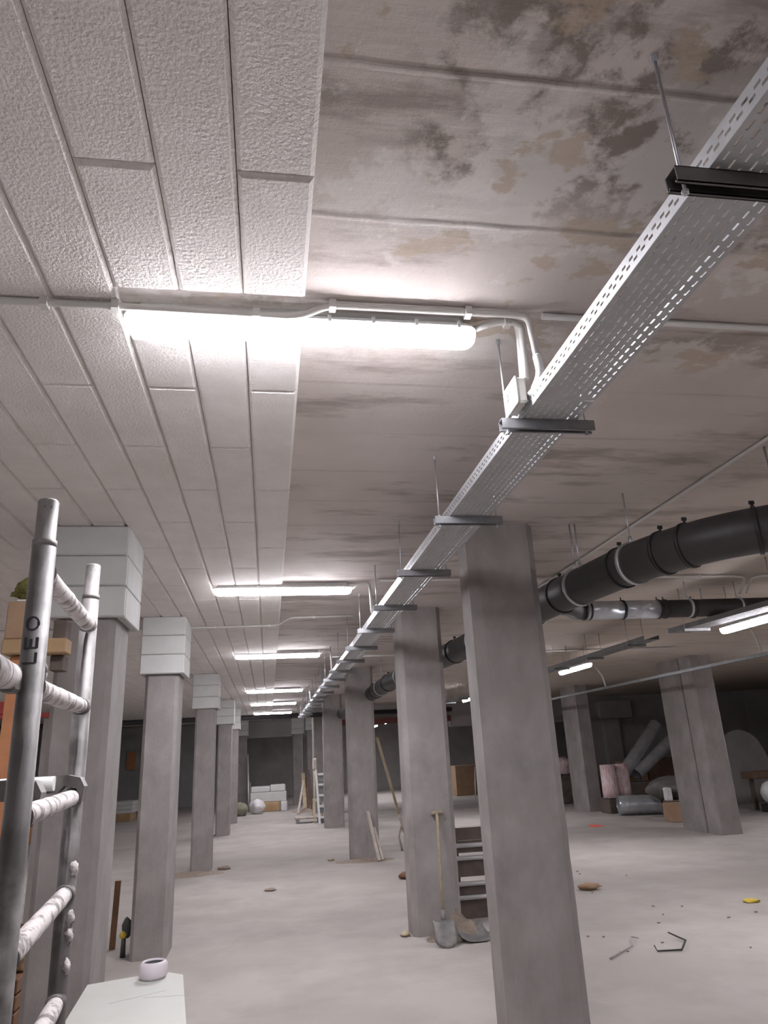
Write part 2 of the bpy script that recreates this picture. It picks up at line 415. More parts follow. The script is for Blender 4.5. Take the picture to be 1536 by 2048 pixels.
lab = ['large glowing batten lamp nearest the camera, across the edge of the insulation boards', 'second glowing batten lamp down the aisle', 'third glowing batten lamp down the aisle',
       'fourth glowing batten lamp down the aisle', 'fifth glowing batten lamp down the aisle, between two pale patches', 'last glowing batten lamp in front of the dark opening']
for i, y in enumerate(LY):
    o = lamp0 if i == 0 else copy_tree(lamp0)
    o.location = (XC, y, 3.178); o['label'] = lab[i]
o = copy_tree(lamp0); o.location = (XC, -2.0, 3.178); o['label'] = 'batten lamp behind the viewer'
for (x, y) in ((-6.4, 2.2), (-6.4, 6.4), (-5.4, 13.0)):
    o = copy_tree(lamp0); o.location = (x, y, 3.178); o['label'] = 'batten lamp over the left bay at %s' % ('the picture edge beyond the scaffold' if y > 10 else 'some distance outside the picture'); o['group'] = 'batten lamps of the left bay'
lr = [(4.84, 6.36, 'glowing lamp of the right bay cut by the right picture edge'), (5.16, 11.64, 'short-looking glowing lamp right of the foreground column'), (5.08, 18.1, 'glowing lamp half hidden behind the left edge of the foreground column'),
      (4.62, 28.6, 'small bright lamp in the dark behind the third right column'), (4.62, 32.2, 'smallest bright lamp touching the third right column'), (5.4, 1.6, 'lamp of the right bay outside the picture'), (9.5, 3.5, 'lamp of the far right bay outside the picture'), (10.6, 12.3, 'added unseen lamp brightening the far right bay from outside the picture')]  # last entry: added out-of-frame lamp, brightens the dark right bay
for x, y, l in lr:
    o = copy_tree(lamp0); o.location = (x, y, 2.80 if 6 < y < 7 else 2.93 if y < 25 else 2.87); o.rotation_euler.z = pi / 2; o['label'] = l; o['group'] = 'suspended lamps of the right bay'
    z = o.location.z + .045
    for sx in (-.45, .45):
        w = MB().tube([(sx, 0, .04), (sx, 0, ZC - o.location.z)], .003, 6); part(w, 'suspension_wire', 'rod_metal', o)

# ------------------------------------------------------------------ conduits on the ceiling
def smooth_path(pts, r=.05, k=5):
    pts = [Vector(p) for p in pts]; out = [pts[0]]
    for i in range(1, len(pts) - 1):
        a, b, c = pts[i - 1], pts[i], pts[i + 1]
        d0 = (a - b); d1 = (c - b); rr_ = min(r, d0.length * .45, d1.length * .45)
        p0 = b + d0.normalized() * rr_; p1 = b + d1.normalized() * rr_
        for j in range(k + 1):
            t = j / k; out.append(p0 * (1 - t) ** 2 + b * 2 * t * (1 - t) + p1 * t * t)
    out.append(pts[-1]); return out
def conduit(pts, label, clips=(), r=.0125, name='conduit', m='conduit_pvc', bend=.06, group=None, corr=None):
    root = thing(name, label, 'conduit', pts[0], group); o = Vector(pts[0])
    part(MB().tube([p - o for p in smooth_path(pts, bend)], r, 12), 'tube', m, root)
    for (x, y, z) in clips:
        part(MB().box(x - .012 - o.x, x + .012 - o.x, y - .019 - o.y, y + .019 - o.y, z - .018 - o.z, z + .016 - o.z), 'clip', m, root)
    if corr:      # corrugated sleeve, ribs wrapped round the tube
        mb = MB(); pts2 = [Vector(p) - o for p in smooth_path(corr, .04, 6)]
        dense = []
        for i in range(len(pts2) - 1):
            L_ = (pts2[i + 1] - pts2[i]).length; nq = max(1, int(L_ / .004))
            for q in range(nq): dense.append(pts2[i].lerp(pts2[i + 1], q / nq))
        mb.tube(dense, [r * (1.35 if i % 2 else 1.12) for i in range(len(dense))], 12)
        part(mb, 'corrugated_sleeve', 'white_plastic', root)
    return root
zc1 = ZI - .014
conduit([(-3.6, 2.125, zc1), (-.53, 2.125, zc1), (.10, 2.138, zc1), (.20, 2.12, ZC - .02), (.87, 2.12, ZC - .02), (.938, 2.115, ZC - .03), (.945, 2.10, 3.02)],
        'white conduit running across the ceiling past the nearest lamp, then down to the cable tray', [(-.74, 2.125, zc1), (-.515, 2.125, zc1), (-.05, 2.135, zc1), (.215, 2.12, ZC - .02), (.71, 2.12, ZC - .02)], .0125, bend=.05)
conduit([(.755, 2.205, 3.195), (.83, 2.175, ZC - .02), (.90, 2.165, ZC - .02), (.936, 2.18, ZC - .03), (.936, 2.20, 2.99)],
        'white conduit from the right end of the nearest lamp down to the junction box', [(.875, 2.168, ZC - .02)], .0125, bend=.05)
conduit([(.945, 2.10, 3.018), (.955, 2.105, 2.955), (.95, 2.15, 2.925), (.945, 2.20, 2.925)], 'corrugated grey elbow hose joining the down conduit to the junction box', [], .0125, name='flexible_hose', bend=.03,
        corr=[(.945, 2.10, 3.03), (.955, 2.105, 2.955), (.95, 2.17, 2.925)])
conduit([(.925, 2.20, ZC - .002), (.93, 2.20, ZC - .05), (.936, 2.235, 2.99)], 'short second white conduit dropping beside the down conduit', [], .0115)
jb = thing('junction_box', 'white square junction box on the side of the cable tray below the conduits', 'box', (.93, 2.27, 2.95))
part(MB().bbox(-.035, .002, -.075, .045, -.06, .045, .008), 'box_body', 'conduit_pvc', jb)
lid = part(MB().bbox(-.043, -.035, -.078, .048, -.063, .048, .004), 'lid', 'white_plastic', jb, 'bright white lid')
mk = MB(); 
for (a, b) in (((.010, .012), (.004, -.014)), ((-.010, .010), (-.024, .002)), ((-.024, .002), (-.012, -.012)), ((-.012, -.012), (-.026, -.016))):
    mk.bar((-.0435, -a[0] - .012, a[1]), (-.0435, -b[0] - .012, b[1]), .003, .003)
part(mk, 'handwritten_number', 'ink', lid, 'faint handwritten marks on the lid')
# conduits of the other lamps
conduit([(-9, 8.32, zc1), (-.62, 8.32, zc1), (.10, 8.28, zc1), (.22, 8.05, ZC - .02), (.95, 8.0, ZC - .02)], 'white conduit crossing the insulation boards between the second and third lamps',
        [(-.62, 8.32, zc1), (.0, 8.29, zc1), (.5, 8.03, ZC - .02)], bend=.08)
conduit([(.76, 6.434, LZ + .02), (.84, 6.38, ZC - .02), (.92, 6.38, ZC - .025), (.935, 6.40, 2.93)], 'white conduit from the right end of the second lamp down to the tray', [], bend=.06)
conduit([(.76, 10.81, LZ + .02), (.84, 10.76, ZC - .02), (.92, 10.76, ZC - .025), (.935, 10.8, 2.93)], 'white conduit from the right end of the third lamp down to the tray', [], bend=.06)
conduit([(.76, 16.63, LZ + .02), (.84, 16.6, ZC - .02), (.92, 16.6, ZC - .025), (.935, 16.63, 2.93)], 'white conduit from the right end of the fourth lamp down to the tray', [], bend=.06)
conduit([(1.0, 2.13, ZC - .013), (7.5, 2.16, ZC - .013)], 'white conduit crossing the bare ceiling right of the nearest lamp', [], bend=.06)
conduit([(1.0, 6.27, ZC - .02), (4.60, 6.25, ZC - .02), (4.72, 6.28, ZC - .03), (4.74, 6.44, 3.07)], 'white conduit along the ceiling above the dark pipes, bent down at its right end', [(2.4, 6.26, ZC - .02), (3.3, 6.26, ZC - .02), (4.2, 6.26, ZC - .02)])
conduit([(7.5, 6.25, ZC - .02), (4.86, 6.25, ZC - .02), (4.80, 6.3, ZC - .03), (4.82, 6.44, 3.07)], 'white conduit turning down next to its twin and going off to the right', [])
conduit([(2.60, 2.2, ZC - .013), (2.66, 3.1, ZC - .013), (2.67, 4.7, ZC - .013), (2.72, 9, ZC - .013), (2.72, 19, ZC - .013)], 'thin beige conduit running lengthwise on the bare ceiling above the black pipe', [], .011)
conduit([(1.0, 11.5, ZC - .02), (7.0, 11.5, ZC - .02)], 'pale conduit crossing the ceiling behind the second right column', [], .014)
conduit([(6.80, 9.2, ZC - .02), (6.80, 9.1, 3.0), (6.81, 9.06, 2.775)], 'short conduit dropping onto the slim cable run at the right picture edge', [], .012)
conduit([(6.70, 14.1, ZC - .02), (6.80, 14.02, 3.0), (6.81, 13.96, 2.775)], 'short bent conduit dropping onto the slim cable run beside the foreground column', [], .018)

# ------------------------------------------------------------------ main cable tray
def perforated(mb, L, rows, W, place, pitch=.04, slot=.024, sw=.0065, stag=True):
    """strip 0..L long and 0..W wide with slots left open; place(u, w) -> point. Built with two skins."""
    edges = [0.]
    for r in rows: edges += [r - sw / 2, r + sw / 2]
    edges.append(W)
    for i in range(len(edges) - 1):
        a, b = edges[i], edges[i + 1]
        if i % 2 == 0: mb.add([place(0, a), place(L, a), place(L, b), place(0, b)], [(0, 1, 2, 3)])
        else:
            off = (pitch / 2 if (stag and (i // 2) % 2) else 0); u = 0; n = int(L / pitch)
            pos = [(k * pitch + off + (pitch - slot) / 2, k * pitch + off + (pitch + slot) / 2) for k in range(n)]
            pos = [q for q in pos if q[1] < L - .005]
            for (s, e) in pos:
                mb.add([place(u, a), place(s, a), place(s, b), place(u, b)], [(0, 1, 2, 3)]); u = e
            mb.add([place(u, a), place(L, a), place(L, b), place(u, b)], [(0, 1, 2, 3)])
def tray_section(L, W, H, rows_b, pitch=.04, slot=.025, sw=.008):
    mb = MB(); th = .0012
    perforated(mb, L, rows_b, W, lambda u, w: (w, u, 0), pitch, slot, sw * .8)
    perforated(mb, L, [H * .36, H * .60], H, lambda u, w: (0, u, w), pitch, slot * .8, sw, True)
    perforated(mb, L, [H * .36, H * .60], H, lambda u, w: (W, u, w), pitch, slot * .8, sw, True)
    # rolled top lips
    for x, d in ((0, 1), (W, -1)):
        mb.add([(x, 0, H), (x, L, H), (x + d * .010, L, H), (x + d * .010, 0, H)], [(0, 1, 2, 3)])
        mb.add([(x + d * .010, 0, H), (x + d * .010, L, H), (x + d * .010, L, H - .006), (x + d * .010, 0, H - .006)], [(0, 1, 2, 3)])
    # longitudinal stiffening rib in the floor
    return mb
TX0, TX1, TZ, TH = .945, 1.165, 2.877, .06
tray = thing('cable_tray', 'long perforated cable tray hung along the aisle from the top right corner', 'cable tray', (TX0, -.85, TZ))
rows_b = [.018 + .0262 * k for k in range(8)]
sec0 = None
for k in range(8):
    if sec0 is None:
        sec0 = part(tray_section(2.996, TX1 - TX0, TH, rows_b), 'tray_section', 'tray_metal', tray)
        md = sec0.modifiers.new('thickness', 'SOLIDIFY'); md.thickness = .0014; md.offset = 0
        o = sec0
    else:
        o = sec0.copy(); C.objects.link(o); o.parent = tray
    o.location = (0, 3.0 * k, 0)
for k in range(1, 8):
    for x in (-.0015, TX1 - TX0 + .0005):
        mb = MB()
        mb.box(x, x + .0015, 3.0 * k - .07, 3.0 * k + .07, .006, .05)
        for dy in (-.05, -.02, .02, .05): mb.tube([(x - .004, 3.0 * k + dy, .028), (x + .006, 3.0 * k + dy, .028)], .005, 8)
        part(mb, 'coupling_plate', 'galvanised', tray)
def hanger_proto():
    root = thing('strut_hanger', '', 'hanger', (0, 0, 0), 'strut hangers carrying the main cable tray')
    mb = MB(); x0, x1 = .862 - 1.05, 1.232 - 1.05; h = .041; w = .041; t = .0025    # open slot faces down-left like rolled strut
    mb.box(x0, x1, -w / 2, w / 2, -t, 0); mb.box(x0, x1, -w / 2, -w / 2 + t, -h, 0); mb.box(x0, x1, w / 2 - t, w / 2, -h, 0)
    mb.box(x0, x1, -w / 2, -w / 2 + .010, -h, -h + t); mb.box(x0, x1, w / 2 - .010, w / 2, -h, -h + t)
    mb.box(x0, x1, -w / 2 + .008, -w / 2 + .010, -h, -h + .008); mb.box(x0, x1, w / 2 - .010, w / 2 - .008, -h, -h + .008)
    part(mb, 'channel', 'channel_metal', root)
    for x in (.889 - 1.05, 1.205 - 1.05):
        rod = part(MB().tube([(x, 0, -.06), (x, 0, ZC - TZ)], .0042, 8), 'threaded_rod', 'rod_metal', root)
        for z in (.004, -.012 - .041): part(MB().tube([(x, 0, z - .003), (x, 0, z + .005)], .0085, 6, smooth=False), 'nut', 'galvanised', rod)
        part(MB().tube([(x, 0, ZC - TZ - .022), (x, 0, ZC - TZ)], .009, 8, smooth=False), 'anchor', 'galvanised', rod)
    return root
hp = hanger_proto(); HY = [1.105 + 1.168 * k for k in range(19)]; HY[1] = 2.319; HY[2] = 3.467; HY[3] = 4.611; HY[4] = 5.797; HY[5] = 6.936
for i, y in enumerate(HY):
    o = hp if i == 0 else copy_tree(hp)
    o.location = (1.05, y, TZ - .001)
    o['label'] = ('dark strut channel hanger under the tray at the top right, nearest the camera' if i == 0 else
                  'strut channel hanger under the main cable tray, %s the camera' % (ORD[i] + ' to' if i < 18 else 'farthest from'))
for c in hp.children:
    if c.name.startswith('channel'):
        c.data = c.data.copy(); c.data.materials[0] = MATS['dark_channel']; c['label'] = 'dark strut channel'

# secondary trays in the right bay
def side_tray(x, y0, y1, z, W, label, step=1.2, dx=0., H=.05, m='dull_metal', rods=True):
    root = thing('cable_tray', label, 'cable tray', (x, y0, z))
    L = y1 - y0; mb = MB()
    P = lambda u, w, h: (w + dx * u / L, u, h)
    perforated(mb, L, [W * .2, W * .5, W * .8], W, lambda u, w: P(u, w, 0), .08, .05, .012)
    for xx in (0, W): mb.add([P(0, xx, 0), P(L, xx, 0), P(L, xx, H), P(0, xx, H)], [(0, 1, 2, 3)])
    o = part(mb, 'tray_body', m, root); md = o.modifiers.new('thickness', 'SOLIDIFY'); md.thickness = .002; md.offset = 0
    if rods:
        u = .4
        while u < L:
            q = dx * u / L
            mb = MB().box(q - .03, q + W + .03, u - .02, u + .02, -.03, -.002); part(mb, 'bracket', 'dull_metal', root)
            for xx in (-.012, W + .012): part(MB().tube([(q + xx, u, -.04), (q + xx, u, ZC - z)], .005, 6), 'threaded_rod', 'rod_metal', root)
            u += step
    return root
side_tray(4.6, 8.2, 24, 2.88, .2, 'grey cable tray hung on thin rods along the right bay behind the gray pipe', 1.25)
side_tray(4.60, 3.9, 7.2, 2.80, .24, 'nearer grey cable tray piece by the lamp at the right picture edge', 1.3, -.26)
side_tray(6.78, 5.5, 23.9, 2.73, .06, 'slim bright cable run crossing in front of the right bay columns', 50, 0, .045, 'dull_metal', False)

# ------------------------------------------------------------------ black soil pipe
def ringp(c, d, r, w=.02, k=28):
    c = Vector(c); d = Vector(d).normalized(); return MB().tube([c - d * w / 2, c + d * w / 2], r, k)
path = [(6.5, 2.75, 2.76), (3.6, 2.98, 2.76), (2.72, 3.25, 2.76), (2.44, 3.52, 2.76), (2.26, 4.0, 2.76), (2.20, 4.6, 2.76), (2.15, 5.2, 2.76), (2.12, 7.6, 2.76), (1.96, 9.8, 2.76), (1.86, 11.5, 2.75), (1.9, 23.5, 2.72)]
path = [Vector(p) for p in path]
bp_ = thing('drain_pipe', 'thick black drain pipe bending along under the ceiling on the right', 'pipe', path[1])
o0 = path[1]
sp_ = smooth_path(path, .25, 6)
part(MB().tube([p - o0 for p in sp_], .128, 32), 'pipe_body', 'black_pipe', bp_)
def at_y(y):
    for a, b in zip(sp_[:-1], sp_[1:]):
        if a.y <= y <= b.y: 
            t = (y - a.y) / (b.y - a.y); return a.lerp(b, t), (b - a).normalized()
for y in (3.02, 3.13, 3.33, 3.62, 3.78, 4.13, 4.95, 5.5, 7.9, 9.4, 11.3, 12.6):
    c, d = at_y(y)
    mb = ringp(c - o0, d, .137, .022)
    mb.tube([c - o0 + Vector((0, 0, .12)), c - o0 + Vector((0, 0, .168))], .008, 6)
    s_ = d.cross(Vector((0, 0, 1))).normalized() * .02
    mb.box(-.014, .014, -.006, .006, 0, .02, Matrix.Translation(c - o0 + Vector((0, 0, .15))))
    part(mb, 'socket_ring', 'rubber', bp_)
for y in (2.90 + .12, 3.26, 4.02, 4.67, 7.1, 8.6, 10.4, 12.0):
    c, d = at_y(y)
    h = thing('pipe_hanger', 'ring clamp on a rod holding the black pipe, %s' % {3.02: 'outermost at the right picture edge', 3.26: 'at its bend near the picture edge', 4.02: 'middle of the near stretch', 4.67: 'hung on twin rods', 7.1: 'behind the foreground column', 8.6: 'right of the second column', 10.4: 'behind the second column', 12.0: 'left of the second column'}[round(y, 2)],
              'pipe clamp', c, 'clamps of the black drain pipe')
    part(ringp((0, 0, 0), d, .1385, .03), 'ring', 'galvanised', h)
    for dx in ((-.02, .02) if y in (4.67,) else (0,)):
        rod = part(MB().tube([(dx, 0, .13), (dx, 0, ZC - c.z)], .006, 8), 'threaded_rod', 'rod_metal', h)
        part(MB().tube([(dx, 0, .125), (dx, 0, .175)], .012, 6), 'socket', 'galvanised', rod)
# branch: shiny grey section then dark pipe
gp = thing('branch_pipe', 'branch pipe with two shiny silver lengths leaving the black drain pipe to the right', 'pipe', (3.1, 6.57, 2.95))
part(MB().tube(smooth_path([(-.92, -1.25, -.16), (-.45, -.65, -.08), (-.1, 0, -.0), (.02, 0, 0)], .2), .09, 24), 'elbow', 'black_pipe', gp)
part(MB().tube([(-.0, 0, 0), (.40, 0, 0)], .092, 28), 'silver_length', 'silver_duct', gp, 'shiny silver pipe length')
part(MB().tube([(.41, 0, 0), (.80, 0, 0)], .092, 28), 'silver_length', 'silver_duct', gp, 'shiny silver pipe length')
part(MB().tube([(.80, 0, 0), (5.2, -.1, .02)], .089, 28), 'dark_length', 'black_pipe', gp)
for x in (-.01, .04, .40, .79, .86, 1.17, 2.2, 3.2):
    mb = ringp((x, 0, 0), (1, 0, 0), .098, .02); mb.tube([(x, 0, .09), (x, 0, .125)], .006, 6)
    part(mb, 'joint_ring', 'rubber', gp)
for i, x in enumerate((4.22, 4.78, 5.6)):
    h = thing('pipe_hanger', 'rod and bright clamp holding the branch pipe, %s' % ('next to the silver lengths', 'left of the lamp at the picture edge', 'outside the right picture edge')[i], 'pipe clamp', (x, 6.56, 2.96), 'clamps of the branch pipe')
    part(ringp((0, 0, 0), (1, 0, 0), .1, .025), 'ring', 'silver_duct', h)
    part(MB().tube([(0, 0, .09), (0, 0, ZC - 2.96)], .005, 6), 'threaded_rod', 'rod_metal', h)
# black pipe right across the far end
part_ = thing('drain_pipe', 'straight black pipe crossing the whole far end of the hall below the ceiling', 'pipe', (-12.9, 23.3, 2.94))
part(MB().tube([(0, 0, 0), (18.8, 0, .02)], .075, 20), 'pipe_body', 'black_pipe', part_)
for k in range(10): part(ringp((1 + 1.8 * k, 0, .002 * k), (1, 0, 0), .083, .04), 'joint_ring', 'rubber', part_)
for k in range(10): part(MB().tube([(1.2 + 1.8 * k, 0, .06), (1.2 + 1.8 * k, 0, ZC - 2.95)], .006, 6), 'threaded_rod', 'rod_metal', part_)
# pale wrapped unit hung behind the foreground column
fu = thing('ceiling_unit', 'pale strapped box hung under the ceiling between second right column and foreground column', 'box', (7.0, 21.5, 2.83))
part(MB().bbox(-.5, .35, -.3, .3, -.05, .33, .03), 'box_body', 'white_bag', fu)
for x in (-.05, .02, .1): part(MB().box(x - .008, x + .008, -.305, .305, -.055, .335), 'strap', 'wood_dark', fu)

# ------------------------------------------------------------------ scaffold frame at the left
def interp(a, b, z):
    a = Vector(a); b = Vector(b); return a + (b - a) * ((z - a.z) / (b.z - a.z))
A0, A1 = (-.473, 1.53, 2.253), (-.458, 1.55, 0.06)
B0, B1 = (-.534, 2.211, 2.29), (-.530, 2.23, 0.06)
sc = thing('scaffold', 'paint-spattered tubular scaffold frame standing at the left picture edge', 'scaffold', (-.50, 1.9, 0)); so = Vector((-.50, 1.9, 0))
def sub(*ps): return [Vector(p) - so for p in ps]
for (T, Bm, sl, col) in ((A0, A1, .085, 2.158), (B0, B1, .085, 2.192)):
    dirn = (Vector(T) - Vector(Bm)).normalized()
    pc = interp(T, Bm, col)
    post = part(MB().tube(sub(Bm, pc), .0242, 28), 'post', 'scaffold_paint', sc)
    mb = MB(); pts = [pc - dirn * .01, pc + dirn * .004, pc + dirn * .004, Vector(T) - dirn * .004, Vector(T)]
    mb.tube(sub(*pts), [.0245, .0245, .021, .021, .019], 24)
    sg = part(mb, 'spigot', 'scaffold_paint', post)
    # slot near the tip of the spigot, facing the camera
    tp = Vector(T) - dirn * .02; f = Vector((-tp.x, -tp.y, 0)).normalized(); s_ = f.cross(Vector((0, 0, 1)))
    c = tp + f * .0202 - so; mb = MB()
    mb.add([c - s_ * .007 - Vector((0, 0, .003)), c + s_ * .007 - Vector((0, 0, .003)), c + s_ * .007 + Vector((0, 0, .003)), c - s_ * .007 + Vector((0, 0, .003)),
            c - s_ * .007 - Vector((0, 0, .003)) - f * .004, c + s_ * .007 - Vector((0, 0, .003)) - f * .004, c + s_ * .007 + Vector((0, 0, .003)) - f * .004, c - s_ * .007 + Vector((0, 0, .003)) - f * .004],
           [(0, 1, 2, 3), (4, 5, 6, 7), (0, 1, 5, 4), (2, 3, 7, 6), (1, 2, 6, 5), (0, 3, 7, 4)])
    part(mb, 'slot', 'ink', post, 'dark pin slot near the tip')
    bp2 = sub(Bm)[0]; part(MB().tube([bp2 + Vector((0, 0, -.06)), bp2 + Vector((0, 0, 0))], [.045, .03], 16), 'foot', 'galvanised', post)
    if T is A0: near_post = post
for i, z in enumerate((2.095, 1.86, 1.617, 1.378, 1.13, .88, .63, .38)):
    a = interp(A0, A1, z); b = interp(B0, B1, z + .01); n = 14
    pts = [a.lerp(b, k / n) for k in range(n + 1)]
    rs = [.0212 + .0022 * noise.noise(Vector((k * .9, i * 3.3, 1))) for k in range(n + 1)]
    rg = part(MB().tube(sub(*pts), rs, 20), 'rung', 'plaster_rung', sc, 'rung crusted with dried plaster')
    part(MB().tube(sub(a.lerp(b, .02), a.lerp(b, .055)), [.027, .0225], 18), 'weld', 'scaffold_paint', rg)
    part(MB().tube(sub(b.lerp(a, .02), b.lerp(a, .055)), [.027, .0225], 18), 'weld', 'scaffold_paint', rg)
# plaster lumps on the rear post
for z in (1.45, 1.33, 1.29, 1.22):
    p = interp(B0, B1, z) - so; part(MB().blob(p + Vector((.017, -.012, 0)), (.012, .012, .02), int(z * 100), .5, 12, 8), 'plaster_lump', 'plaster_rung', sc)
# stencilled letters L E O reading upwards on the near post
def letter_strokes(ch):
    if ch == 'L': return [((0, 0), (0, 1)), ((0, 0), (.6, 0))]
    if ch == 'E': return [((0, 0), (0, 1)), ((0, 0), (.6, 0)), ((0, .5), (.5, .5)), ((0, 1), (.6, 1))]
    n = 14; return [((.38 + .38 * math.cos(2 * pi * k / n), .5 + .5 * math.sin(2 * pi * k / n)), (.38 + .38 * math.cos(2 * pi * (k + 1) / n), .5 + .5 * math.sin(2 * pi * (k + 1) / n))) for k in range(n)]
mb = MB(); zt = 1.903; hw = .022
pc = interp(A0, A1, 1.95); fdir = math.atan2(-pc.y, -pc.x)    # towards the viewer
for ch, adv in (('L', .030), ('E', .036), ('O', .036)):
    for (u0, v0), (u1, v1) in letter_strokes(ch):
        n = 4
        for q in range(n):
            ends = []
            for t in (q / n, (q + 1) / n + .04):
                u = u0 + (u1 - u0) * t; v = v0 + (v1 - v0) * t
                z = zt + u * .034; ang = fdir + (v - .5) * hw / .0245 * -1 - .28
                c = interp(A0, A1, z); ends.append(c + Vector((math.cos(ang), math.sin(ang), 0)) * .0247 - so)
            mb.bar(ends[0], ends[1], .0052, .0036)
    zt += adv
part(mb, 'stencil_lettering', 'ink', near_post, 'black letters LEO reading up the post')
# wire loops tied round the rung
mb = MB(); c0 = interp(A0, A1, 1.885) + Vector((-.003, .05, 0)) - so
for k in range(4):
    a = k * .5; pts = [c0 + Vector((.016 * math.cos(t) * math.cos(a), .012 * math.cos(t) * math.sin(a) + .004 * k, .026 * math.sin(t) + .008)) for t in [2 * pi * q / 18 for q in range(19)]]
    mb.tube(pts, .0028, 6)
part(mb, 'tie_wire', 'twine', sc, 'dark looped tie wire')
# near brace tube at the left edge
br = thing('scaffold_brace', 'pale scaffold brace tube coming in from the left edge to the near post', 'scaffold', (-.49, 1.50, 1.875))
part(MB().tube([(-.01, .0, -.0), (.02, -.10, -.008), (.11, -.43, -.04), (.22, -.82, -.08)], [.017, .0235, .0235, .0235], 22), 'tube', 'plaster_rung', br)
part(MB().bbox(-.018, .012, -.035, .02, -.03, .024, .006), 'end_fitting', 'scaffold_paint', br)
# platform with hooks
pf = thing('scaffold_platform', 'white scaffold platform hooked over the third rung, seen edge-on', 'scaffold', (-.6, 1.95, 1.66))
part(MB().tube([(-1.6, .20, .003), (.03, .20, .006)], .019, 16), 'side_rail', 'white_plastic', pf)
part(MB().tube([(-1.6, -.24, -.012), (-.02, -.24, -.012)], .017, 16), 'side_rail', 'plaster_rung', pf)
part(MB().box(-1.6, -.05, -.22, .18, -.012, .0), 'deck', 'white_plastic', pf)
for yy, xx in ((.23, .065), (-.16, .075)):
    mb = MB(); prof = [(-.03, -.018), (-.03, .022), (.06, .026), (.092, .018), (.105, -.005), (.10, -.045), (.088, -.048), (.086, -.012), (.078, -.004), (.052, -.002), (.035, -.02)]
    n = len(prof)
    vs = [(x, yy - .02, z) for x, z in prof] + [(x, yy + .02, z) for x, z in prof]
    fs = [(k, (k + 1) % n, n + (k + 1) % n, n + k) for k in range(n)] + [tuple(range(n)), tuple(range(n, 2 * n))]
    part(mb.add(vs, fs), 'hook', 'scaffold_paint', pf, 'grey steel hook')

# ------------------------------------------------------------------ white table and tape at the bottom left
wt = thing('work_table', 'white-topped table at the bottom left with a tape roll on it', 'table', (-.60, 3.75, 0))
poly = [(-.20, -.75), (-.269, .444), (.075, .554), (.181, .463), (.335, -.75)]
part(MB().prism(poly, .672, .70), 'table_top', 'table_white', wt)
for x, y in ((-.17, -.65), (.26, -.65), (-.20, .36), (.12, .40)): part(MB().bar((x, y, 0), (x, y, .672), .035, .035), 'leg', 'aluminium', wt)
mb = MB(); mb.bar((-.10, .10, .7003), (.13, .22, .7003), .0025, .0006); mb.bar((.04, .14, .7003), (.25, .11, .7003), .0025, .0006)
part(mb, 'pencil_line', 'pencil', wt)
tp = thing('tape_roll', 'lilac-grey roll of tape lying on the back edge of the white table', 'tape', (-.562, 4.20, .7005))
def ring_mesh(ro, ri, h, n=36, b=.005):
    mb = MB(); prof = [(ri, 0), (ro - b, 0), (ro, b), (ro, h - b), (ro - b, h), (ri, h)]
    vs = []; m = len(prof)
    for k in range(n):
        a = 2 * pi * k / n; vs += [(r * math.cos(a), r * math.sin(a), z) for r, z in prof]
    fs = [(k * m + j, ((k + 1) % n) * m + j, ((k + 1) % n) * m + (j + 1) % m, k * m + (j + 1) % m) for k in range(n) for j in range(m)]
    return mb.add(vs, fs, True)
part(ring_mesh(.068, .052, .075, b=.014), 'tape', 'tape_cover', tp); part(ring_mesh(.052, .047, .066, b=.001), 'core', 'dark_plastic', tp)

# ------------------------------------------------------------------ things on the left
st = thing('timber_trestle', 'plank on an orange post with a brown box on it, behind the scaffold frame', 'trestle', (-1.40, 4.2, 0))
part(MB().bar((0.02, 0, 0), (.03, 0, 2.30), .06, .05), 'post', 'wood_orange', st)
part(MB().bbox(-.03, .30, -.09, .03, 2.305, 2.385, .006), 'plank', 'wood_plank', st, 'yellowish wooden plank')
part(MB().bbox(.20, .27, .0, .10, 2.22, 2.303, .004), 'bracket', 'wood_dark', st)
part(MB().bbox(.20, .27, .0, .10, 2.387, 2.50, .004), 'bracket', 'wood_dark', st)
bx = thing('cardboard_box', 'upright brown box standing on the plank behind the near scaffold post', 'box', (-1.33, 4.19, 2.387))
part(MB().bbox(-.10, .075, -.06, .06, 0, .21, .006, Matrix.Shear('XY', 4, (.10, 0)) if False else None), 'box_body', 'cardboard', bx)
part(MB().bbox(-.06, .06, -.05, .05, .21, .222, .003), 'flap', 'white_bag', bx)
tag(MB().blob((-1.345, 4.19, 2.668), (.085, .06, .062), 4, .6, 28, 16, 2.611).build('sponge', 'moss_sponge'), 'olive green ragged sponge lump on top of the brown box', 'sponge')
rb = thing('red_beam', 'red steel bar with pale straps in the left background behind the scaffold', 'beam', (-3.6, 9.0, 2.28))
part(MB().bbox(0, 1.2, -.04, .04, 0, .05, .006), 'bar', 'red_paint', rb); part(MB().bbox(.45, .70, -.05, .05, .05, .19, .006), 'box_end', 'red_paint', rb)
part(MB().bar((.3, 0, 0), (.3, 0, -2.28), .06, .06), 'post', 'red_paint', rb); part(MB().bar((1.05, .06, -2.28), (1.05, .06, 0), .06, .06), 'post', 'wall_dark', rb)
tag(MB().bar((-1.515, 8.3, 0), (-1.495, 8.28, .61), .055, .03).build('wooden_stake', 'wood_brown'), 'red-brown wooden stake standing on the floor beside the second left column', 'stake')
tag(MB().bar((-2.28, 7.9, 0), (-2.26, 7.9, .36), .05, .03).build('wooden_stake', 'wood_brown'), 'short brown stake seen between the scaffold posts', 'stake')
yl = thing('work_light', 'small yellow and black tool hooked against the left side of the second left column', 'tool', (-1.33, 7.95, .13))
part(MB().blob((0, 0, .11), (.045, .04, .09), 3, .3, 16, 10), 'body', 'dark_plastic', yl); part(MB().blob((-.025, -.02, .06), (.035, .03, .035), 2, .2, 14, 8), 'yellow_shell', 'yellow', yl, 'yellow shell')
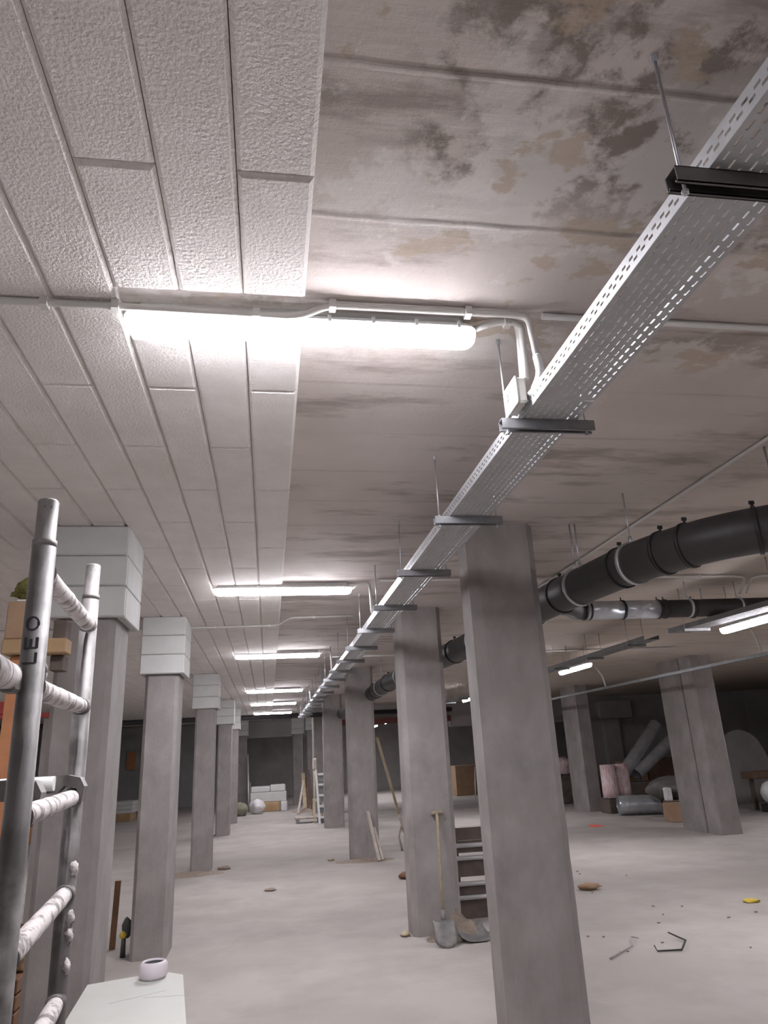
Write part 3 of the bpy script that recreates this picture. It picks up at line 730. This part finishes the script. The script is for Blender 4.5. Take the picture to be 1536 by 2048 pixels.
part(MB().tube([(-.02, -.01, .05), (-.02, -.01, -.128)], [.02, .026], 10), 'grip', 'dark_plastic', yl)
cr = thing('timber_crate', 'low dark crate at the bottom left behind the scaffold, foam lump on it', 'crate', (-2.0, 6.1, 0))
for k in range(4): part(MB().bbox(-.4, .35, -.3, .3, .10 * k, .10 * k + .085, .006), 'slat', 'wood_brown', cr)
for x in (-.36, .30): part(MB().bar((x, -.31, 0), (x, -.31, .42), .04, .02), 'post', 'wood_dark', cr)
tag(MB().blob((-1.78, 6.02, .46), (.13, .12, .075), 5, .5, 24, 14, .388).build('foam_lump', 'wood_plank'), 'pale yellow foam lump on the dark crate between the scaffold posts', 'foam')
tag(MB().bbox(-6.4, -5.8, 20.2, 20.7, 0, .38, .02).build('brick_stack', 'wood_orange'), 'reddish stack on the floor far behind the scaffold, below the third rung', 'stack')
tag(MB().bbox(-2.75, -2.2, 6.0, 6.5, 1.15, 1.6, .02).build('red_crate', 'red_paint'), 'dark red box at the left picture edge below the scaffold platform', 'box')
tag(MB().bar((-2.5, 6.25, 0), (-2.5, 6.25, 1.15), .06, .06).build('crate_stand', 'wood_dark'), 'dark post carrying the red box at the left picture edge', 'post')
# white panel stack left back
for k in range(3):
    tag(MB().bbox(-6.3, -4.4, 26.0, 27.2, .24 + .12 * k, .355 + .12 * k, .01).build('foam_board', 'foam'), 'white foam board between the first and second left columns, %s of its stack' % ('lowest', 'middle', 'topmost')[k], 'foam board', 'foam boards stacked at the left back')
tag(MB().bbox(-6.2, -4.45, 25.95, 27.1, 0, .235, .01).build('pallet', 'wood_plank'), 'tan pallet under the white foam boards at the left back', 'pallet')
tag(MB().bbox(-5.75, -5.4, 31.9, 31.99, 1.55, 2.25, .01).build('notice_board', 'wood_orange'), 'small orange-brown board on the far wall between the first two left columns', 'board')

# ------------------------------------------------------------------ end of the aisle
eps = (( .06, .85, 25.6, .0), )
for k, (x0, x1, z0, z1) in enumerate(((-.62, .62, .30, .62), (-.60, .05, .625, .80), (.06, .58, .625, .84))):
    tag(MB().bbox(x0, x1, 26.6, 27.4, z0, z1, .02).build('foam_block', 'foam'), ['long white foam pack at the dark opening, lying on the brown base', 'shorter white foam block on the left of the long pack', 'taller white foam block on the right of the long pack'][k], 'foam block', 'white foam blocks at the end of the aisle')
tag(MB().bbox(-.35, .40, 26.5, 27.4, 0, .295, .02).build('pallet', 'wood_plank'), 'brown base under the white foam pack at the end of the aisle', 'pallet')
tag(MB().bbox(.42, .64, 26.45, 27.3, 0, .298, .02).build('wrapped_pack', 'white_bag'), 'pale wrapped pack at the right end under the white foam pack', 'pack')
tag(MB().blob((-.92, 25.3, .18), (.24, .25, .22), 3, .3, flat=0.).build('sack', 'green_bag'), 'olive green sack on the floor at the end of the aisle', 'sack')
tag(MB().blob((-.38, 25.8, .20), (.25, .25, .23), 6, .3, flat=0.).build('sack', 'white_bag'), 'pinkish white sack next to the green one', 'sack')
tag(MB().blob((-1.36, 25.2, .22), (.15, .2, .26), 9, .4, flat=0.).build('sack', 'dark_bag'), 'black sack beside the foot of a left column', 'sack')
tag(MB().tube([(-.70, 28.0, .0), (-.79, 28.9, 1.9)], .035, 8).build('pale_pole', 'aluminium'), 'pale pole leaning on the last left column', 'pole')
tag(MB().tube([(-.62, 28.0, .0), (-.68, 28.8, .9)], .03, 8).build('pale_pole', 'wood_pale'), 'short pole next to the long one at the last left column', 'pole')
for (a, b, w, m, l) in (((.93, 24.4, .02), (1.20, 26.4, .95), .06, 'wood_dirty', 'long thin lath leaning right near the sawhorse'), ((1.24, 26.2, .02), (1.25, 27.9, 1.15), .12, 'wood_pale', 'pale plank standing upright behind the thin lath'),
                        ((1.355, 26.2, .02), (1.375, 28.0, 1.0), .08, 'wood_brown', 'brown plank standing next to the pale plank'), ((1.445, 26.1, .02), (1.465, 27.9, 1.25), .06, 'wood_dark', 'dark narrow plank rightmost of the leaning boards')):
    tag(MB().bar(a, b, w, .03).build('plank', m), l, 'plank', 'planks leaning at the end of the aisle')
tag(MB().heap((1.22, 25.6), .5, .8, .10, 3).build('rubbish_heap', 'rubble'), 'dark low rubbish heap at the foot of the leaning planks', 'heap')
sh = thing('sawhorse', 'small yellowish wooden sawhorse left of the ladder', 'sawhorse', (1.45, 22.6, 0))
part(MB().bbox(-.16, .42, -.12, .12, .44, .52, .01), 'top_beam', 'wood_pale', sh)
for x in (-.13, .13, .38):
    for y in (-.22, .22): part(MB().bar((x * 1.1, y, 0), (x, y * .35, .45), .045, .03), 'leg', 'wood_pale', sh)
ld = thing('ladder', 'pale ladder with grey wide steps standing left of the fourth right column', 'ladder', (1.45, 20.5, 0))
part(MB().bar((-.10, 0, 0), (-.16, .5, 1.45), .055, .04), 'stile', 'aluminium', ld); part(MB().bar((.42, 0, 0), (.36, .5, 1.45), .055, .04), 'stile', 'aluminium', ld)
part(MB().bar((-.22, .1, 0), (-.20, .52, 1.45), .035, .03), 'stile', 'wood_pale', ld)
for k in range(5):
    t = (.18 + .27 * k) / 1.45; part(MB().bbox(-.10, .38, .5 * t - .02, .5 * t + .14, 1.45 * t - .055, 1.45 * t, .005), 'step', 'aluminium', ld)
    part(MB().bbox(-.06, .34, .5 * t + .14, .5 * t + .15, 1.45 * t - .2, 1.45 * t - .03, .002), 'riser', 'grey_step', ld)
part(MB().bbox(-.24, -.12, .44, .56, 1.36, 1.66, .02), 'top_cap', 'wood_dirty', ld)
tr = thing('trolley', 'low flat trolley on the floor in front of the ladder', 'trolley', (1.1, 21.2, 0))
part(MB().bbox(-.38, .35, -.2, .2, .10, .15, .008), 'deck', 'wood_dirty', tr)
for x in (-.30, .28):
    for y in (-.16, .16): part(MB().tube([(x - .0, y - .02, .05), (x, y + .02, .05)], .05, 16), 'wheel', 'grey_step', tr)
tag(MB().tube([(3.0, 17.0, .02), (2.6, 16.0, 1.0), (2.18, 14.95, 2.0)], .03, 12).build('leaning_pole', 'wood_pale'), 'long pale pole slanting across the gap between second and third right columns', 'pole')
lg = thing('broken_lath', 'two splintered pale laths leaning on the foot of the third right column', 'lath', (1.80, 13.1, 0))
part(MB().bar((.02, -.25, .02), (-.10, .07, .76), .055, .03), 'lath', 'wood_dirty', lg); part(MB().bar((.09, -.22, .02), (.0, .07, .50), .04, .025), 'lath', 'wood_dirty', lg)
# small twisted wire bundle near second column
tag(MB().tube([(2.42, 14.0, .0), (2.36, 13.9, .25), (2.42, 13.9, .45), (2.36, 13.8, .62)], .02, 8).build('wire_bundle', 'wood_dirty'), 'twisted dark wire standing left of the second right column', 'wire')

# ------------------------------------------------------------------ shovel, sand, pallet
sv = thing('shovel', 'long-handled shovel with a T grip leaning on the second right column', 'shovel', (1.62, 7.42, 0))
part(MB().tube([(.0, -.10, .20), (.03, .02, .62), (.075, .215, 1.10)], .017, 12), 'handle', 'handle_wood', sv)
part(MB().tube([(.015, .215, 1.10), (.135, .215, 1.105)], .019, 12), 'grip', 'handle_wood', sv)
part(MB().tube([(-.0, -.105, .17), (.005, -.075, .28)], .021, 12), 'socket', 'steel_blade', sv)
mb = MB(); nx, ny = 8, 8; vs = []
for j in range(ny + 1):
    for i in range(nx + 1):
        u = i / nx * 2 - 1; v = j / ny
        w = .11 * (1 if v > .35 else math.sqrt(max(0, 1 - ((.35 - v) / .35) ** 2)) * .55 + .45)
        vs.append((u * w, -.24 + .13 * v + .025 * u * u - .02, .004 + .20 * v))
mb.add(vs, [(j * (nx + 1) + i, j * (nx + 1) + i + 1, (j + 1) * (nx + 1) + i + 1, (j + 1) * (nx + 1) + i) for j in range(ny) for i in range(nx)], True)
o = part(mb, 'blade', 'steel_blade', sv); md = o.modifiers.new('thickness', 'SOLIDIFY'); md.thickness = .003
mb = MB(); vs = []
for j in range(7):
    for i in range(9):
        u = i / 8 * 2 - 1; v = j / 6; vs.append((1.93 - .05 * v + u * .14, 7.25 + v * .24, .012 + .10 * v * v + .03 * abs(u) ** 3))
mb.add(vs, [(j * 9 + i, j * 9 + i + 1, (j + 1) * 9 + i + 1, (j + 1) * 9 + i) for j in range(6) for i in range(8)], True)
o = mb.build('spade_blade', 'steel_blade'); md = o.modifiers.new('thickness', 'SOLIDIFY'); md.thickness = .004; tag(o, 'loose grey spade blade lying right of the shovel', 'blade')
tag(MB().heap((1.80, 7.52), .36, .17, .25, 5).build('sand_heap', 'sand'), 'small brown sand heap at the foot of the second right column beside the shovel', 'sand')
tag(MB().heap((-1.25, 13.0), .55, .35, .05, 8).build('sand_heap', 'rubble'), 'thin line of rubble round the foot of the third left column', 'sand')
tag(MB().heap((1.6, 13.1), .5, .25, .05, 12).build('sand_heap', 'rubble'), 'thin crust of rubble round the foot of the third right column', 'sand')
pl = thing('pallet', 'dark wooden pallet standing on edge between the second right column and the foreground column', 'pallet', (2.42, 8.22, 0))
for z0, z1 in ((.76, .885), (.635, .70 + .055), (.40, .56), (.225, .31), (.0, .175)): part(MB().bbox(-.44, .44, .02, .045, z0, z1, .004), 'board', 'wood_dark', pl)
for z in (.71, .585, .335, .205): part(MB().tube([(-.44, -.0, z), (.44, -.0, z)], .024, 12), 'pale_slat', 'aluminium', pl, 'pale rounded slat')
for x in (-.40, .40): part(MB().bbox(x - .03, x + .03, .046, .12, 0, .885, .004), 'bearer', 'wood_dark', pl)

# ------------------------------------------------------------------ debris on the floor
def debris(x, y, r, label, m='rubble', h=.4, seed=1, cat='debris'):
    tag(MB().blob((x, y, r * h * .8), (r, r * .7, r * h), seed, .5, 14, 8, .001).build('floor_debris', m), label, cat)
debris(1.93, 11.0, .09, 'brown lump on the floor left of the second right column', 'wood_brown', .6, 2)
debris(1.06, 13.4, .06, 'small tan chip on the floor left of the third right column', 'wood_pale', .4, 3)
debris(.03, 10.9, .08, 'flat dark scrap on the bare floor in the middle of the aisle', 'rubble', .25, 4)
debris(1.33, 7.75, .05, 'pale chip by the left foot of the second right column', 'wood_pale', .5, 5)
debris(3.89, 9.2, .13, 'tan curled scrap right of the foreground column', 'cardboard', .3, 6)
debris(5.13, 7.85, .09, 'yellow scrap on the floor near the right picture edge', 'yellow', .2, 7)
debris(-.72, 13.3, .10, 'dark crumbs right of the third left column foot', 'rubble', .3, 8)
for k in range(26):
    x = R.uniform(2.6, 5.2); y = R.uniform(6.0, 10.5)
    MBk = MB().blob((x, y, .006), (R.uniform(.008, .022), R.uniform(.006, .018), .006), k, .6, 10, 6, .001)
    tag(MBk.build('floor_crumb', 'rubble'), 'small grey crumb scattered on the floor right of the foreground column', 'debris', 'crumbs on the floor at the right')
tag(MB().tube([(2.79, 6.35, .012), (3.03, 6.55, .015), (3.13, 6.62, .02), (3.24, 6.86, .03), (3.31, 6.86, .012)], [.008, .007, .006, .006, .004], 8).build('bent_wire', 'twine'), 'long crooked grey wire on the floor, left of its mate', 'wire')
tag(MB().tube([(3.25, 6.46, .045), (3.25, 6.42, .012), (3.45, 6.38, .014), (3.62, 6.60, .025), (3.63, 6.76, .02), (3.57, 6.80, .05)], [.006, .007, .008, .008, .007, .006], 8).build('bent_wire', 'rubber'), 'hooked dark wire on the floor, right of its mate', 'wire')
tag(MB().heap((6.98, 15.75), .15, .24, .006, 4).build('paint_mark', 'red_mark'), 'red paint patch on the floor in front of the right bay columns', 'mark')

# ------------------------------------------------------------------ clutter in the right bay
def cbox(x0, x1, y0, y1, z0, z1, label, m='cardboard', name='cardboard_box', flap=True, rz=0.):
    cx, cy = (x0 + x1) / 2, (y0 + y1) / 2
    r = thing(name, label, 'box', (cx, cy, z0)); r.rotation_euler.z = rz
    w, d, h = (x1 - x0) / 2, (y1 - y0) / 2, z1 - z0
    part(MB().bbox(-w, w, -d, d, 0, h, .01), 'box_body', m, r)
    if flap: part(MB().box(-w + .01, w - .01, -.03, .03, h, h + .003), 'tape_strip', 'wood_dirty', r)
    return r
cbox(8.60, 9.0, 15.3, 15.75, 0, .37, 'tan cardboard box on the floor left of the double column')
cbox(9.05, 9.5, 16.0, 16.5, 0, .36, 'dark brown box behind the tan one', 'cardboard_dark')
tag(MB().blob((9.45, 16.6, .60), (.62, .45, .28), 2, .25, 26, 14, .37).build('sack', 'dark_bag'), 'dark lumpy sack lying over the boxes left of the double column', 'sack')
tag(MB().bbox(8.86, 8.98, 15.9, 16.1, .38, .66, .02).build('white_pack', 'white_bag'), 'small upright pale pack on top of the tan box', 'pack')
for i, (x0, x1, z1, m) in enumerate(((10.1, 10.75, 1.15, 'cardboard'), (10.78, 11.6, 1.2, 'cardboard_dark'), (11.62, 12.1, 1.12, 'cardboard_dark'), (12.15, 12.9, 1.05, 'cardboard'))):
    cbox(x0, x1, 20.2, 20.8, .0, z1, 'tall brown box in the row along the dark wall, %s from the left' % ('first', 'second', 'third', 'fourth')[i], m)
for i, (x, y) in enumerate(((8.60, 18.2), (9.04, 18.38))):
    tag(MB().tube([(x, y, .36), (x, y, .5), (x, y, 1.15)], [.20, .2, .19], 24).build('insulation_roll', 'pink_wrap'), 'upright pink and white wrapped roll on the silver duct, %s of the pair' % ('left', 'right')[i], 'roll', 'pink wrapped rolls')
tag(MB().bbox(8.45, 9.2, 18.05, 18.6, .0, .355, .02).build('crate', 'wood_dark'), 'dark crate under the pink wrapped rolls', 'crate')
tag(MB().tube([(7.75, 17.6, 1.0), (7.78, 17.6, 1.25)], .05, 8).build('wrapped_bundle', 'pink_wrap') if False else MB().blob((9.0, 22.2, 1.03), (.33, .3, .3), 7, .3, flat=.803).build('wrapped_bundle', 'pink_wrap'), 'pink and white bundle on the crate left of the single bay column', 'bundle')
tag(MB().bbox(8.3, 9.9, 21.8, 22.6, 0, .80, .02).build('crate', 'wood_dark'), 'big brown crate behind the single bay column', 'crate')
tag(MB().bbox(10.3, 11.0, 21.6, 22.3, 0, .95, .02).build('crate', 'wood_dark'), 'dark crate standing right of the single bay column', 'crate')
def duct(a, b, r, label, rib=5):
    a = Vector(a); b = Vector(b); rt = thing('air_duct', label, 'duct', a); d = b - a; n = 40; mb = MB()
    ro, ri = r, r - .012
    mb.tube([d * (k / n) for k in range(n + 1)], [ro + (.006 if k % 8 == 0 else 0) for k in range(n + 1)], 32, caps=False)
    mb.tube([d * .0, d], ri, 32, caps=False)
    part(mb, 'shell', 'silver_duct', rt)
    part(MB().tube([d * .35, d * .36], ri, 32), 'damper', 'rubber', rt); return rt
duct((8.42, 17.5, .235), (9.35, 17.25, .225), .215, 'shiny silver round duct lying on the floor in the right bay')
tag(MB().bbox(9.35, 10.2, 18.75, 19.3, 0, .66, .02).build('crate', 'wood_dark'), 'dark crate under the lower ends of the two leaning silver ducts', 'crate')
duct((9.35, 18.9, .86), (10.9, 19.6, 2.1), .17, 'upper of two silver ducts leaning against the brown boxes')
duct((9.75, 18.95, .84), (11.3, 19.4, 1.75), .16, 'lower of two silver ducts leaning against the brown boxes')
ww = thing('white_drum', 'white rounded drum with black handle on the floor right of the double column', 'drum', (11.5, 15.9, 0))
part(MB().blob((0, 0, .42), (.30, .26, .26), 3, .1), 'body', 'white_plastic', ww); part(MB().tube([(.18, -.18, .55), (.24, -.26, .48), (.2, -.22, .36)], .02, 8), 'handle', 'rubber', ww)
part(MB().bbox(-.2, .5, -.3, .3, 0, .17, .02), 'base', 'dark_plastic', ww)
tag(MB().tube([(10.6, 14.6, .10), (12.6, 14.3, .09)], .055, 16).build('white_tube', 'white_pipe'), 'white plastic pipe lying on the floor at the right picture edge', 'pipe')
tag(MB().bbox(10.3, 12.6, 14.35, 14.6, 0, .035, .008).build('plank', 'wood_dark'), 'dark plank under the white pipe at the right picture edge', 'plank')
tag(MB().bbox(11.4, 12.6, 16.4, 16.9, .70, .86, .02).build('slab', 'cardboard_dark'), 'dark flat slab above the white drum', 'slab')
for x in (11.5, 12.5): tag(MB().bar((x, 16.65, 0), (x, 16.65, .70), .08, .08).build('slab_leg', 'wood_dark'), 'dark post under the %s end of the flat slab' % ('left' if x < 12 else 'right'), 'post')
mb = MB(); pr = []
for k in range(17):
    a = pi * k / 16; pr.append((12.6 + .75 * math.cos(a), .9 + .95 * math.sin(a)))
pr = [(13.35, 0), ] + pr + [(11.85, 0)]; n = len(pr)
mb.add([(x, 18.4, z) for x, z in pr] + [(x, 18.46, z) for x, z in pr], [tuple(range(n)), tuple(range(n, 2 * n))] + [(k, (k + 1) % n, n + (k + 1) % n, n + k) for k in range(n)])
tag(mb.build('arched_board', 'wall_pale'), 'pale board with a rounded top leaning at the right picture edge', 'board')
cbox(7.2, 8.2, 28.6, 29.3, 0, 1.1, 'brown cardboard box seen between second right column and foreground column')
for i, x in enumerate((7.62, 7.75, 7.86)):
    tag(MB().tube([(x - .25, 26.6, 0), (x, 27.2, 1.05)], .02, 8).build('thin_stick', 'aluminium'), 'thin pale stick leaning near the left edge of the foreground column, %s of three' % ('left', 'middle', 'right')[i], 'stick', 'thin sticks behind the foreground column')

# ------------------------------------------------------------------ camera
yaw, pit, rol, F = .1695, .3291, -.0503, 1411.07
cy, sy, cp, sp2 = math.cos(yaw), math.sin(yaw), math.cos(pit), math.sin(pit)
f = Vector((sy * cp, cy * cp, sp2)); r0 = Vector((cy, -sy, 0)); u0 = r0.cross(f)
r = r0 * math.cos(rol) + u0 * math.sin(rol); u = -r0 * math.sin(rol) + u0 * math.cos(rol)
cd = bpy.data.cameras.new('camera'); cam = bpy.data.objects.new('camera', cd); C.objects.link(cam)
M = Matrix((r, u, -f)).transposed().to_4x4(); M.translation = (0, 0, EYE); cam.matrix_world = M
cd.sensor_fit = 'HORIZONTAL'; cd.sensor_width = 36; cd.lens = F / 1536 * 36; cd.clip_start = .05; cd.clip_end = 200
bpy.context.scene.camera = cam
w = bpy.data.worlds.new('world'); bpy.context.scene.world = w; w.use_nodes = True
w.node_tree.nodes['Background'].inputs[0].default_value = (.5, .5, .55, 1); w.node_tree.nodes['Background'].inputs[1].default_value = 0.0
vs_ = bpy.context.scene.view_settings
vs_.view_transform = 'Standard'; vs_.look = 'None'; vs_.gamma = 1; vs_.exposure = 2.22; vs_.use_curve_mapping = False
